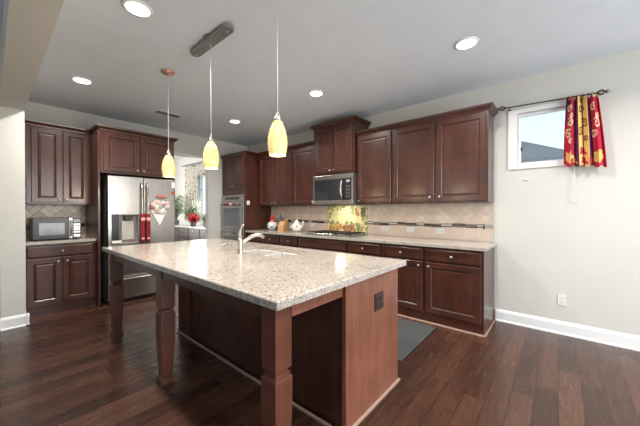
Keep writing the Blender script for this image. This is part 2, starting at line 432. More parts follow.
UZ, UH = 1.382, 1.005   # upper cabinets: underside and body height
CR = .062
gU = None
# uppers on the right wall
cabinet('upper_cabinet', 'wide two-door wall cabinet at the window end of the long wall', (3.745, 0, UZ), 0, 1.125, .328, UH,
        [('door', .012, .548, .02, UH-.02, (.505, .075)), ('door', .577, 1.105, .02, UH-.02, (.62, .075))], crown=(CR, 0, 1))
cabinet('upper_cabinet', 'single-door wall cabinet immediately right of the microwave', (3.185, 0, UZ), 0, .558, .328, UH,
        [('door', .012, .54, .02, UH-.02, (.045, .05))], crown=(CR, 0, 0))
cabinet('upper_cabinet', 'single-door wall cabinet immediately left of the microwave', (1.825, 0, UZ), 0, .562, .328, UH,
        [('door', .015, .545, .02, UH-.02, (.50, .06))], crown=(CR, 0, 0))
cabinet('upper_cabinet', 'two-door wall cabinet beside the tall oven cabinet', (.862, 0, UZ), 0, .961, .328, UH,
        [('door', .02, .468, .02, UH-.02, (.43, .06)), ('door', .478, .945, .02, UH-.02, (.52, .06))], crown=(CR, 0, 0))
cabinet('upper_cabinet', 'raised two-door cabinet standing proud above the microwave', (2.39, 0, 1.86), 0, .79, .40, .745,
        [('door', .03, .39, .03, .72, (.355, .06)), ('door', .40, .76, .03, .72, (.435, .06))], crown=(CR, 1, 1))
# tall oven cabinet
t = cabinet('oven_cabinet', 'tall cherry cabinet housing the double wall oven', (.004, 0, 0), 0, .836, .64, 2.385,
        [('door', .045, .405, 1.74, 2.36, (.37, 1.79)), ('door', .415, .79, 1.74, 2.36, (.45, 1.79)), ('drawer', .045, .79, .13, .30, (.42, .215))], crown=(CR, 0, 1), toe=(.1, .06))
# oven
OVG = soft('reflection_toned_oven_glass', (.13, .145, .16), .12, coat=.8)  # base lightened to paint in pale reflections on the oven doors
t = thing('double_wall_oven', 'stainless double wall oven with dark glass doors in the tall cabinet', 'oven', (.025, -.6415, .33))
m = MB(); m.box(0, .76, -.012, 0, 0, 1.28, bevel=.003); m.build('oven_trim', STEEL, t)
m = MB(); m.box(.012, .748, -.028, -.013, 1.165, 1.27, bevel=.004); m.build('control_panel', STEEL, t)
m = MB(); m.box(.12, .64, -.030, -.0285, 1.19, 1.245); m.build('display', GLASSB, t)
for z0, z1 in ((.60, 1.15), (.02, .585)):
    m = MB(); m.box(.012, .748, -.045, -.013, z0, z1, bevel=.005); d = m.build('oven_door', STEEL, t)
    m = MB(); m.box(.09, .67, -.048, -.0455, z0+.06, z1-.13, bevel=.001); m.build('oven_window', OVG, d)
    m = MB(); m.tube([(.05, -.085, z1-.06), (.71, -.085, z1-.06)], .012)
    for x in (.09, .67): m.tube([(x, -.045, z1-.06), (x, -.085, z1-.06)], .008)
    m.build('oven_handle', STEEL, d)
t = thing('handle_towel', 'dark red cloth wrap on the upper oven door handle', 'cloth', (.41, -.727, 1.42))
m = MB(); m.tube([(-.19, 0, 0), (.19, 0, 0)], .022, seg=14); m.build('sleeve', REDCL, t)
m = MB(); m.tube([(.02, 0, 0), (.09, 0, 0)], .024, seg=14); m.build('cloth_panel', PAPER, t)

# base cabinets on the right wall
BH = .877
def base(x0, x1, label, kx, group=None, two=False, name='base_cabinet', false_front=False, rz=0, loc=None, end=0):
    w = x1-x0; fr = []
    z1 = .855
    e = .02
    fr.append(('drawer', e, w-e-end, .715, z1, None if false_front else (w/2-end/2, .785)))
    if two:
        mid = w/2
        fr.append(('door', e, mid-.006, .125, .70, (mid-.045, .655))); fr.append(('door', mid+.006, w-e-end, .125, .70, (mid+.045, .655)))
    else:
        fr.append(('door', e, w-e-end, .125, .70, (e+.035 if kx == 'L' else w-e-end-.035, .655)))
    return cabinet(name, label, loc or (x0, 0, 0), rz, w, .60, BH, fr, toe=(.10, .012))
base(4.275, 4.88, 'base cabinet at the free end of the long counter, nearest the window wall outlet', 'L', end=.005)
base(3.722, 4.273, 'base cabinet with drawer, second from the free end of the long counter', 'R')
base(3.205, 3.72, 'base cabinet just right of the cooktop, half hidden by the island', 'L')
base(2.242, 3.203, 'wide base cabinet with a plain front under the gas cooktop', 'L', two=True, false_front=True)
base(1.80, 2.24, 'base cabinet just left of the cooktop cabinet', 'L')
base(1.30, 1.798, 'base cabinet beneath the knife block', 'R')
base(.842, 1.298, 'base cabinet in the corner beside the tall oven cabinet', 'R')
m = MB(); m.box(.845, 4.90, -.626, -.6005, 0, .018, bevel=.006); m.box(4.8815, 4.90, -.626, 0, 0, .018, bevel=.006)
struct(m.build('trim_1', TAN))
# counters
m = MB(); m.box(.842, 4.905, -.648, -.002, .877+.001, .915, bevel=.005)
tag(m.build('countertop', GRAN), 'long speckled granite countertop on the base cabinets along the tiled wall', 'countertop')

# fridge-wall cabinets (front towards +x): local x runs along world y
cabinet('upper_cabinet', 'two-door wall cabinet above the countertop microwave', (0, -3.593, UZ), R(90), .68, .328, UH,
        [('door', .085, .378, .02, UH-.02, (.345, .06)), ('door', .388, .66, .02, UH-.02, (.42, .06))], crown=(CR, 0, 0))
cabinet('upper_cabinet', 'deep two-door cabinet over the refrigerator', (0, -2.885, 1.81), R(90), .952, .75, .577,
        [('door', .03, .467, .03, .555, (.43, .065)), ('door', .477, .92, .03, .555, (.515, .065))], crown=(CR, 1, 1))
base(0, .68, 'two-door base cabinet below the countertop microwave', 'L', two=True, rz=R(90), loc=(0, -3.593, 0))
m = MB(); m.box(0, .645, -3.592, -2.912, .878, .915, bevel=.005)
tag(m.build('countertop', GRAN), 'short granite countertop under the small black microwave', 'countertop')
m = MB(); m.box(0, .735, -2.91, -2.886, 0, 2.387, bevel=.002); tag(m.build('fridge_side_panel', WOOD), 'tall cherry panel left of the refrigerator', 'panel')
m = MB(); m.box(0, .735, -1.932, -1.912, 0, 1.809, bevel=.002); tag(m.build('fridge_side_panel', WOOD), 'tall cherry panel right of the refrigerator, beside the opening', 'panel')

# ------------------------------------------------------------------ backsplashes
def tiles(name, x0, x1, z0, z1, kind, mats, grout, size, rz, loc, gap=.002, holes=None):
    """real tiles in local x-z plane, front to -y"""
    bm = bmesh.new()
    cx, cz = (x0+x1)/2, (z0+z1)/2; n = int(max(x1-x0, z1-z0)/size)+4
    ca, sa = math.cos(R(45)), math.sin(R(45))
    def add(a0, a1, b0, b1):
        g = gap; q = [(a0+g, b0+g), (a1-g, b0+g), (a1-g, b1-g), (a0+g, b1-g)]
        P = [(cx+(a*ca-b*sa), cz+(a*sa+b*ca)) for a, b in q]
        if max(p[0] for p in P) < x0 or min(p[0] for p in P) > x1 or max(p[1] for p in P) < z0 or min(p[1] for p in P) > z1: return
        f = bm.faces.new([bm.verts.new((p[0], -.008, p[1])) for p in P]); f.material_index = 1+random.randrange(3)
    for i in range(-n, n):
        for j in range(-n, n):
            if kind == 'herring':
                c = (i-j) % 4
                if c == 0: add(i*size, (i+2)*size, j*size, (j+1)*size)
                if c == 3: add(i*size, (i+1)*size, j*size, (j+2)*size)
            else: add(i*size, (i+1)*size, j*size, (j+1)*size)
    for co, no in (((x0, 0, 0), (-1, 0, 0)), ((x1, 0, 0), (1, 0, 0)), ((0, 0, z0), (0, 0, -1)), ((0, 0, z1), (0, 0, 1))):
        bmesh.ops.bisect_plane(bm, geom=list(bm.verts)+list(bm.edges)+list(bm.faces), plane_co=co, plane_no=no, clear_outer=True)
    return bm
def splash(loc, rz, x0, x1, z0, z1, kind, mats, grout, size, gap, strip, name='backsplash', low=True, skip=None):
    m = MB(); m.box(x0, x1, -.0065, -.001, z0, z1)
    s0, s1 = strip
    rngs = [(x0, x1)] if not skip else [(x0, skip[0]), (skip[1], x1)]
    for a, b in rngs:
        t = tiles('t', a+.001, b-.001, s1+.002, z1, kind, mats, grout, size, rz, loc, gap); m.merge(t)
        if low:
            x = a+.001
            while x < b-.01:
                xe = min(x+.152, b-.001)
                f = m.bm.faces.new([m.bm.verts.new(p) for p in ((x+.001, -.008, z0+.001), (xe-.001, -.008, z0+.001), (xe-.001, -.008, s0-.002), (x+.001, -.008, s0-.002))]); f.material_index = 1+random.randrange(3); x = xe
        else: m.merge(tiles('t', a+.001, b-.001, z0, s0-.002, kind, mats, grout, size, rz, loc, gap))
    return m
m = splash(None, 0, .842, 4.87, .916, 1.381, 'square', TILE, GROUTL, .078, .0012, (1.075, 1.12), skip=(2.362, 3.17))
bs = m.build('backsplash', [GROUTL]+TILE); tag(bs, 'long cream tiled backsplash above the long countertop', 'backsplash')
# the end strip of tile at the open end, mosaic band
m = MB()
def mosaic(m, a, b, z0, z1, y=-.0105):
    x = a; k = 0
    while x < b-.012:
        l = random.choice((.10, .13, .16)); xe = min(x+l, b)
        rows = [(0, .48, 0), (.52, 1, 0)]
        k += 1; shift = (0, .020, -.006, -.018, .008, .02)[k % 6]; mid = k % 3 == 1
        if mid:
            m.box(x+.001, xe-.001, y, -.0085, z0+(z1-z0)*.28+shift*.3, z1-(z1-z0)*.22+shift*.3, mi=2)
            m.box(x+.001, xe-.001, y, -.0085, z0+shift*.5, z0+(z1-z0)*.25+shift*.5, mi=0); m.box(x+.001, xe-.001, y, -.0085, z1-(z1-z0)*.2+shift*.5, z1+shift*.5, mi=3)
        else:
            c = random.choice((0, 3, 1))
            m.box(x+.001, xe-.001, y, -.0085, z0+shift*.5, z0+(z1-z0)*.3+shift*.5, mi=random.choice((0, 3)))
            m.box(x+.001, xe-.001, y, -.0085, z0+(z1-z0)*.36+shift*.5, z0+(z1-z0)*.64+shift*.5, mi=c)
            m.box(x+.001, xe-.001, y, -.0085, z0+(z1-z0)*.70+shift*.5, z1+shift*.5, mi=random.choice((0, 3)))
        x = xe
mosaic(m, 1.0, 2.36, 1.078, 1.117); m.build('mosaic_band', MOS, bs); m = MB(); mosaic(m, 3.172, 4.77, 1.078, 1.117)
m.box(4.765, 4.78, -.012, -.0085, 1.062, 1.117, mi=0)
m.build('mosaic_band', MOS, bs)
m = splash(None, 0, .0, .68, .916, 1.381, 'herring', TILEB, GROUTD, .076, .002, (1.06, 1.10), low=False)
bl = m.build('backsplash', [GROUTD]+TILEB, loc=(0, -3.593, 0), rz=R(90)); tag(bl, 'herringbone tiled backsplash behind the countertop microwave', 'backsplash')
m = MB(); mosaic(m, .01, .67, 1.063, 1.097); m.build('mosaic_band', MOS, bl)

# painted fruit mural behind the cooktop
def painted(name, nx, nz, pos, colf, mat, parent=None, loc=None, smooth=False):
    bm = bmesh.new(); lay = bm.loops.layers.float_color.new('paint')
    vs = [[bm.verts.new(pos(i/nx, j/nz)) for i in range(nx+1)] for j in range(nz+1)]
    for j in range(nz):
        for i in range(nx):
            f = bm.faces.new((vs[j][i], vs[j][i+1], vs[j+1][i+1], vs[j+1][i])); f.smooth = smooth
            c = colf((i+.5)/nx, (j+.5)/nz)
            for lp in f.loops: lp[lay] = (*c, 1)
    me = bpy.data.meshes.new(name); bm.to_mesh(me); bm.free(); me.materials.append(mat)
    o = bpy.data.objects.new(name, me); COL.objects.link(o)
    if parent: o.parent = parent
    if loc: o.location = loc
    return o
def s2l(r, g, b):
    def f(c):
        c /= 255; return c/12.92 if c <= .04045 else ((c+.055)/1.055)**2.4
    return (f(r), f(g), f(b))
rnd = random.Random(3)
blobs = []
def blob(x, z, r, c, e=1): blobs.append((x, z, r, c, e))
for i in range(46):   # vine leaves round the edge
    side = rnd.choice('LRTTRL'); q = rnd.random()
    x, z = {'L': (rnd.uniform(0, .09), q), 'R': (rnd.uniform(.88, 1), q), 'T': (q*.45, rnd.uniform(.82, 1))}[side]
    blob(x, z, rnd.uniform(.02, .045), s2l(*rnd.choice(((120, 150, 80), (150, 170, 95), (85, 120, 70), (175, 185, 120)))), rnd.uniform(.6, 1.5))
for i in range(9): blob(.62+rnd.uniform(-.02, .05), .72+i*.03, .03, s2l(140, 160, 80))
for i in range(26): blob(.9+rnd.uniform(-.045, .045), .77+rnd.uniform(-.16, .12), .026, s2l(*rnd.choice(((84, 40, 66), (110, 50, 70), (60, 34, 60)))))
for i in range(7): blob(.755+rnd.uniform(-.03, .03), .74+rnd.uniform(-.08, .12), .04, s2l(*rnd.choice(((214, 130, 70), (200, 100, 60), (220, 160, 90)))))
for i in range(24): blob(.22+rnd.uniform(-.16, .16), .19+rnd.uniform(-.12, .09), .048, s2l(*rnd.choice(((224, 170, 90), (214, 150, 70), (235, 190, 110), (190, 120, 70)))))
for i in range(30): blob(.56+rnd.uniform(-.14, .14), .17+rnd.uniform(-.1, .12), .036, s2l(*rnd.choice(((150, 50, 40), (170, 60, 50), (120, 40, 45), (190, 90, 60)))))
for i in range(12): blob(.82+rnd.uniform(-.08, .08), .2+rnd.uniform(-.1, .13), .04, s2l(*rnd.choice(((90, 120, 60), (120, 150, 80), (210, 160, 80)))))
for x in (.12, .3, .5, .62): 
    for i in range(4): blob(x+rnd.uniform(-.03, .03), .36+rnd.uniform(-.03, .06), .022, s2l(90, 115, 60), .6)
def muralcol(u, v):
    gx = (u*4) % 1; gz = (v*3) % 1
    if min(gx, 1-gx) < .018 or min(gz, 1-gz) < .022: return s2l(168, 156, 112)
    asp = .808/.46; c = s2l(240, 228, 168)
    for x, z, r, col, e in blobs:
        d = ((u-x)*asp*e)**2+((v-z)/1)**2
        if d < (r*1.5)**2: c = col if d < (r*1.25)**2 else tuple(q*.6 for q in col)
    n = .92+.14*rnd.random(); bgc = s2l(232, 222, 165); c = tuple(q*.78+w_*.22 for q, w_ in zip(c, bgc))
    return tuple(min(1, q*n) for q in c)
mu = painted('tile_mural', 150, 86, lambda u, v: (2.364+u*.804, -.0085, .917+v*.463), muralcol, MURAL)
tag(mu, 'painted tile picture of fruit and vine leaves behind the cooktop', 'tile mural')

# outlets
def outlet(loc, rz, label, mat=PLATEW, hor=False, twin=False, slotm=None):
    t = thing('wall_outlet', label, 'outlet', loc, rz)
    w, h = (.115, .07) if hor else ((.118, .115) if twin else (.07, .115))
    m = MB(); m.box(-w/2, w/2, -.006, 0, -h/2, h/2, bevel=.002); m.build('cover_plate', mat, t)
    for k in (-1, 1):
        m = MB()
        if hor: c = (k*.022, 0)
        elif twin: c = (k*.028, 0)
        else: c = (0, k*.022)
        a, b = (.012, .014) if not twin else (.014, .03)
        m.box(c[0]-a, c[0]+a, -.0085, -.0062, c[1]-b, c[1]+b, bevel=.001)
        r = m.build('socket', mat, t)
        m = MB()
        for q in (-.005, .005): m.box(c[0]+q-.001, c[0]+q+.001, -.0092, -.0087, c[1]-.005, c[1]+.005)
        m.build('slots', slotm or BLACK, r)
    return t
outlet((3.47, -.0085, 1.03), 0, 'white outlet on the backsplash nearest the cooktop on its right', hor=True)
outlet((3.86, -.0085, 1.025), 0, 'middle white outlet of the three on the backsplash right of the cooktop', hor=True)
outlet((4.265, -.0085, 1.02), 0, 'white outlet on the backsplash nearest its open end', hor=True)
outlet((2.0, -.0085, 1.03), 0, 'white outlet on the backsplash left of the cooktop', hor=True)
outlet((5.487, -.001, .357), 0, 'ivory outlet low on the bare wall beneath the window')
m = MB(); m.lathe([(.014, 0), (.014, -.006), (.007, -.012), (.010, -.02), (.004, -.024)], (0, 0, 0), 'Y', 14)
tag(m.build('wall_hook', PAPER, loc=(4.02, -.0085, 1.285)), 'small round white hook high on the cream backsplash', 'hook')
m = MB(); m.box(-.005, 0, -.035, .035, -.04, .04, bevel=.002); m.box(-.014, -.006, -.012, .012, -.015, .015, bevel=.002)
o = m.build('switch_plate', PLATEW, loc=(.8415, -.585, 1.45), rz=R(180)); tag(o, 'small white switch plate on the side of the tall oven cabinet', 'switch')

# ------------------------------------------------------------------ over-the-range microwave
t = thing('range_microwave', 'stainless over-the-range microwave hung above the cooktop', 'microwave', (2.395, -.001, 1.392))
MD = .42
m = MB(); m.box(0, .78, -MD+.02, 0, 0, .455, bevel=.003); m.build('microwave_body', STEELD, t)
m = MB(); m.box(0, .78, -MD, -MD+.019, .385, .455, bevel=.004); m.build('vent_panel', STEEL, t)
m = MB(); m.box(0, .78, -MD, -MD+.019, 0, .06, bevel=.004); m.build('bottom_trim', STEEL, t)
m = MB(); m.box(0, .025, -MD, -MD+.019, .061, .384); m.box(.025, .59, -MD, -MD+.019, .061, .384, mi=1, bevel=.001); d = m.build('microwave_door', [STEEL, GLASSB], t)
m = MB(); m.tube([(.60, -MD, .365), (.598, -MD-.035, .35), (.592, -MD-.05, .30), (.588, -MD-.054, .225), (.592, -MD-.05, .14), (.598, -MD-.035, .09), (.60, -MD, .075)], .012); m.build('door_handle', STEEL, d)
m = MB(); m.box(.591, .745, -MD, -MD+.019, .061, .384, bevel=.002); c = m.build('control_panel', BLACK, t)
m = MB(); m.box(.655, .715, -MD-.0015, -MD-.0005, .325, .36); m.build('display', soft('dim_grey_display', (.35, .38, .38), .3), c)
m = MB()
for i in range(4):
    for j in range(3): m.box(.65+j*.026, .668+j*.026, -MD-.0015, -MD-.0005, .10+i*.05, .125+i*.05)
m.build('keypad', soft('grey_key_print', (.12, .12, .12), .4), c)
m = MB(); m.box(.746, .78, -MD, -MD+.019, .061, .384); m.build('side_trim', STEEL, t)

l = bpy.data.lights.new('mural_fill_light', 'AREA'); l.size = .12; l.energy = 2.2; l.color = (1, .95, .85)  # added fill light under the microwave to brighten the mural
o = bpy.data.objects.new('mural_fill_light', l); COL.objects.link(o); o.parent = t; o.location = (.39, -.2, -.004)
# cooktop
t = thing('gas_cooktop', 'black gas cooktop with iron grates set into the long granite counter', 'cooktop', (2.345, -.585, .9155))
m = MB(); m.box(0, .86, 0, .50, 0, .012, bevel=.004); m.build('cooktop_plate', STEELD, t)
for i in range(3):
    m = MB(); x0 = .02+i*.275; x1 = x0+.265; ya, yb = .08, .48
    for (a, b, c, d2) in ((x0, x1, ya, ya+.012), (x0, x1, yb-.012, yb), (x0, x0+.012, ya, yb), (x1-.012, x1, ya, yb)): m.box(a, b, c, d2, .030, .044)
    for k in range(1, 4): m.box(x0, x1, ya+k*.1-.005, ya+k*.1+.005, .032, .044)
    m.box((x0+x1)/2-.005, (x0+x1)/2+.005, ya, yb, .032, .044)
    for fx in (x0, x1-.012):
        for fy in (ya, yb-.012): m.box(fx, fx+.012, fy, fy+.012, .0125, .031)
    m.build('grate', IRON, t)
for (x, y) in ((.15, .18), (.15, .39), (.43, .29), (.71, .18), (.71, .39)):
    m = MB(); m.lathe([(.045, .0125), (.045, .02), (.032, .021), (.03, .028), (.0, .0285)], (x, y, 0), 'Z', 20, capt=False); m.build('burner', IRON, t)
for i in range(5):
    m = MB(); m.lathe([(.019, .0125), (.017, .032), (.0, .0325)], (.2+i*.075, .035, 0), 'Z', 16, capt=False); m.build('control_knob', CHROME, t)

# ------------------------------------------------------------------ refrigerator
t = thing('refrigerator', 'stainless french-door refrigerator with water dispenser', 'refrigerator', (.0, -2.818, 0))
FW = .883
m = MB(); m.box(.03, .70, .005, FW-.005, .03, 1.765, bevel=.004)
for x in (.1, .62):
    for y in (.06, FW-.06): m.lathe([(.02, 0), (.02, .031)], (x, y, 0), 'Z', 12)
m.build('fridge_body', STEELD, t)
def fdoor(name, y0, y1, z0, z1, hole=None):
    m = MB()
    if hole:
        a, b, c, d = hole
        m.box(.705, .79, y0, a, z0, z1, bevel=.006); m.box(.705, .79, b, y1, z0, z1, bevel=.006)
        m.box(.705, .7895, a-.008, b+.008, z0+.002, c); m.box(.705, .7895, a-.008, b+.008, d, z1-.002); m.box(.705, .715, a, b, c, d)
    else: m.box(.705, .79, y0, y1, z0, z1, bevel=.008)
    return m.build(name, STEEL, t)
hol = (.135, .375, .83, 1.245)
dl = fdoor('fridge_door', .003, .438, .70, 1.778, hole=hol)
dr = fdoor('fridge_door', .444, .880, .70, 1.778)
for d, y in ((dl, .405), (dr, .477)):
    m = MB(); pts = [(.79, y, 1.69), (.825, y, 1.67), (.84, y, 1.60), (.846, y, 1.30), (.846, y, 1.0), (.84, y, .84), (.825, y, .79), (.79, y, .77)]
    m.tube(pts, .014, seg=12); m.build('door_handle', STEEL, d)
for z0, z1, hz in ((.385, .692, .64), (.055, .378, .335)):
    m = MB(); m.box(.705, .79, .003, .880, z0, z1, bevel=.008); d = m.build('freezer_drawer', STEEL, t)
    m = MB(); m.tube([(.79, .07, hz), (.83, .075, hz), (.838, .12, hz), (.838, FW-.12, hz), (.83, FW-.075, hz), (.79, FW-.07, hz)], .013); m.build('drawer_handle', STEEL, d)
m = MB(); m.box(.70, .77, .01, FW-.01, .012, .05); m.build('toe_grille', BLACK, t)
# dispenser parts belong to the left door
m = MB(); m.box(.7902, .793, .045, .134, .83, 1.245, bevel=.001); cp = m.build('dispenser_controls', BLACK, dl)
m = MB(); m.box(.7155, .7165, .137, .373, .832, 1.243); m.box(.716, .789, .136, .142, .832, 1.243); m.box(.716, .789, .368, .374, .832, 1.243); m.box(.716, .789, .137, .373, 1.235, 1.244); m.build('dispenser_recess', soft('grey_recess_plastic', (.28, .26, .24), .4), dl)
m = MB(); m.box(.718, .755, .17, .32, .88, 1.15, bevel=.006); m.build('dispenser_chute', soft('pale_dispenser_plastic', (.52, .50, .45), .4), dl)
m = MB(); m.box(.717, .80, .14, .37, .82, .838, bevel=.003); m.build('drip_tray', STEEL, dl)
m = MB(); m.box(.7175, .785, .20, .30, 1.16, 1.23, bevel=.006); m.build('dispenser_nozzle', BLACK, dl)
# handle covers
for y, lab in ((.405, 'dark red cloth cover on the left refrigerator handle'), (.477, 'dark red cloth cover on the right refrigerator handle')):
    t2 = thing('handle_cover', lab, 'handle cover', (.846, -2.818+y, .86))
    m = MB(); m.lathe([(.026, -.02), (.031, 0), (.030, .12), (.030, .27), (.032, .36), (.027, .39)], (0, 0, 0), 'Z', 16); m.build('sleeve', REDCL, t2)
    m = MB(); m.sphere((.025, 0, .31), .03, sc=(.35, 1, 1)); m.sphere((.025, .0, .03), .02, sc=(.4, 1, 1)); m.build('applique', PINKCL, t2)
# magnets and papers on the right door
def leafshape(m, c, r, mi=0):
    m.sphere(c, r, mi, sc=(.25, 1, .8), u=10, v=8)
t2 = thing('magnet_bouquet', 'cluster of colourful paper flowers stuck on the right refrigerator door', 'magnet', (.800, -2.17, 1.35))
rr = random.Random(5)
for k, (cm, n) in enumerate(((soft('dusty_red_paper', (.42, .16, .14), .7), 4), (soft('peach_paper', (.66, .46, .32), .7), 7), (soft('pale_pink_paper', (.66, .50, .47), .7), 7), (soft('blue_grey_paper', (.34, .38, .40), .7), 5), (POTW, 5))):
    for i in range(n):
        m = MB(); leafshape(m, (.009, rr.uniform(-.085, .085)+(.035 if k in (2, 3) else -.02), rr.uniform(-.08, .08)+(.12 if k == 0 and i < 2 else 0)), rr.uniform(.028, .045)); m.build('flower', cm, t2)
m = MB(); m.rings([[(.001, -.13, -.04), (.001, .12, -.02), (.001, .04, -.20), (.001, .0, -.28)], [(.005, -.13, -.04), (.005, .12, -.02), (.005, .04, -.20), (.005, .0, -.28)]], capb=True); m.build('paper_cone', PAPER, t2)
m = MB(); m.box(.0, .003, 0, .11, 0, .035); tag(m.build('paper_label', PAPER, loc=(.7935, -2.77, .845)), 'white paper strip on the refrigerator door under the dispenser controls', 'paper')
for i, (y, z, w, h, mt, lb) in enumerate(((-1.965, 1.70, .045, .09, PAPER, 'white paper square at the upper right edge of the refrigerator'), (-1.968, 1.57, .05, .05, CERAMR, 'red magnet at the right edge of the refrigerator'), (-1.972, 1.635, .04, .03, POTM, 'grey magnet between the white paper and red magnet on the refrigerator'))):
    m = MB(); m.box(0, .006, -w/2, w/2, -h/2, h/2, bevel=.001); tag(m.build('fridge_magnet', mt, loc=(.7905, y, z)), lb, 'magnet')

# ------------------------------------------------------------------ small countertop microwave
t = thing('countertop_microwave', 'small black and silver microwave on the short granite counter', 'microwave', (.14, -3.515, .9155), 0)
m = MB(); m.box(0, .34, 0, .47, .012, .285, bevel=.006)
for x in (.04, .3):
    for y in (.05, .42): m.lathe([(.015, 0), (.015, .014)], (x, y, 0), 'Z', 10)
m.build('microwave_body', STEELD, t)
m = MB(); m.box(.341, .362, .002, .345, .014, .283, bevel=.004); d = m.build('microwave_door', BLACK, t)
m = MB(); m.box(.3625, .364, .06, .30, .065, .22, bevel=.0006); m.build('door_window', soft('mesh_window_glass', (.16, .17, .18), .12), d)
m = MB(); m.tube([(.362, .362, .04), (.385, .362, .055), (.385, .362, .245), (.362, .362, .26)], .009); m.box(.3405, .362, .346, .378, .014, .283, bevel=.002); m.build('door_handle', STEEL, d)
m = MB(); m.box(.341, .362, .379, .468, .014, .283, bevel=.003); c = m.build('control_panel', BLACK, t)
m = MB(); m.box(.3625, .3635, .39, .457, .225, .262); m.build('display', soft('grey_display', (.25, .26, .26), .3), c)
m = MB()
for i in range(4):
    for j in range(3): m.box(.3625, .3645, .391+j*.023, .409+j*.023, .085+i*.033, .107+i*.033)
m.build('buttons', SATIN, c)
m = MB(); m.box(.3625, .365, .391, .457, .03, .065, bevel=.001); m.build('open_button', SATIN, c)

# black iron scroll on the partition, beside the upper cabinet
t = thing('iron_wall_scroll', 'black scrolled iron hanging on the partition wall at the left cabinets', 'wall decoration', (.58, -3.594, 1.27))
m = MB(); m.tube([(0, .012, 0), (0, .014, .44)], .006, seg=8)
for k in range(4):
    z = .06+k*.11
    m.tube([(math.cos(a)*.03*(1-a/9), .02, z+math.sin(a)*.03*(1-a/9)) for a in [i*.45 for i in range(15)]], .005, seg=8)
    m.tube([(-.02, .014, z+.045), (.02, .03, z+.055)], .008, seg=8)
m.build('scroll', IRON, t)
m = MB(); m.lathe([(.014, 0), (.014, .012)], (0, 0, .40), 'Y', 12); m.build('wall_mount', IRON, t)

# ------------------------------------------------------------------ island
t = thing('kitchen_island', 'large cherry kitchen island with turned square legs', 'island', (1.9, -3.05, 0))
OX, OY = 1.9, -3.05
def I(m, x0, x1, y0, y1, z0, z1, **k): m.box(x0-OX, x1-OX, y0-OY, y1-OY, z0, z1, **k)
m = MB(); I(m, 2.36, 4.50, -2.535, -1.865, 0, .70); I(m, 2.36, 4.50, -2.535, -2.50, .70, .876); I(m, 2.36, 4.50, -1.90, -1.865, .70, .876); I(m, 2.36, 2.40, -2.5, -1.9, .70, .876); m.build('island_body', WOOD, t)
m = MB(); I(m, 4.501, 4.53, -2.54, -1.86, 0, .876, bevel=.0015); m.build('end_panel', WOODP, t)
m = MB(); I(m, 2.36, 2.62, -2.556, -2.536, 0, .876, bevel=.001); m.build('corner_panel', WOOD, t)
m = MB(); I(m, 2.36, 4.548, -2.572, -2.5565, 0, .018, bevel=.005); I(m, 4.5305, 4.548, -2.572, -1.85, 0, .018, bevel=.005); m.build('shoe_moulding', TAN, t)
m = MB(); I(m, 1.95, 4.44, -3.04, -3.018, .79, .876); m.build('apron', WOOD, t)
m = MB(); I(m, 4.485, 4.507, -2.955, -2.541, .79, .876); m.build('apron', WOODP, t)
m = MB(); I(m, 1.885, 1.907, -2.955, -1.865, .79, .876); I(m, 1.907, 2.36, -1.887, -1.865, .79, .876); m.build('apron', WOOD, t)
for k in range(3):   # back side doors, towards the cooktop
    x0 = 2.38+k*.715
    fd = MB(); fd.rings([[(x0-OX+i, y-OY, .12+i), (x0+.69-OX-i, y-OY, .12+i), (x0+.69-OX-i, y-OY, .85-i), (x0-OX+i, y-OY, .85-i)] for i, y in ((0, -1.865), (0, -1.849), (.004, -1.845), (.06, -1.845), (.068, -1.854))]); fd.build('door', WOOD, t)
def leg(cx, cy):
    m = MB(); S = lambda h, z: [(cx-OX-h, cy-OY-h, z), (cx-OX+h, cy-OY-h, z), (cx-OX+h, cy-OY+h, z), (cx-OX-h, cy-OY+h, z)]
    m.rings([S(.049, .876), S(.049, .562), S(.047, .558), S(.039, .552), S(.037, .546), S(.037, .542), S(.044, .538), S(.045, .533), S(.041, .530), S(.041, .527), S(.049, .522), S(.051, .516), S(.0515, .510),
             S(.0515, .47), S(.0505, .36), S(.045, .2), S(.038, .052), S(.035, .046), S(.046, .040), S(.046, .03), S(.049, .026), S(.049, 0)], capb=True)
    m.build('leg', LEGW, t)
LEGW = wood('half_lit_cherry_wood', (.105, .036, .022), (.17, .060, .037), coat=.4)  # cherry lightened for the legs, light on their right faces put into the colour
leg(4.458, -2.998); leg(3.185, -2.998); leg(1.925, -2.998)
o_l = outlet((4.531, -2.155, .675), R(90), 'dark brown double outlet on the island end panel', mat=PLATEB, twin=True, slotm=SATIN)
# island worktop with sink cut-out
SX0, SX1, SY0, SY1 = 2.98, 3.745, -2.375, -1.975
m = MB()
z0, z1 = .877, .914
X0, X1, Y0, Y1 = 1.86, 4.584, -3.105, -1.827
b = .006
outer = lambda i, z: [(X0+i, Y0+i, z), (X1-i, Y0+i, z), (X1-i, Y1-i, z), (X0+i, Y1-i, z)]
inner = lambda z: [(SX0, SY0, z), (SX1, SY0, z), (SX1, SY1, z), (SX0, SY1, z)]
m.rings([inner(z0), outer(0, z0), outer(0, z1-b), outer(b*.4, z1-b*.3), outer(b, z1), inner(z1), inner(z0)], cap=False)
bmesh.ops.remove_doubles(m.bm, verts=m.bm.verts, dist=1e-5)
tag(m.build('countertop', GRAN), 'large speckled granite worktop of the island with a sink cut-out', 'countertop')
SINKM = soft('satin_sink_steel', (.72, .71, .70), .38, .7)
t = thing('sink', 'stainless double-bowl undermount sink in the island worktop', 'sink', (2.98, -2.375, .72))
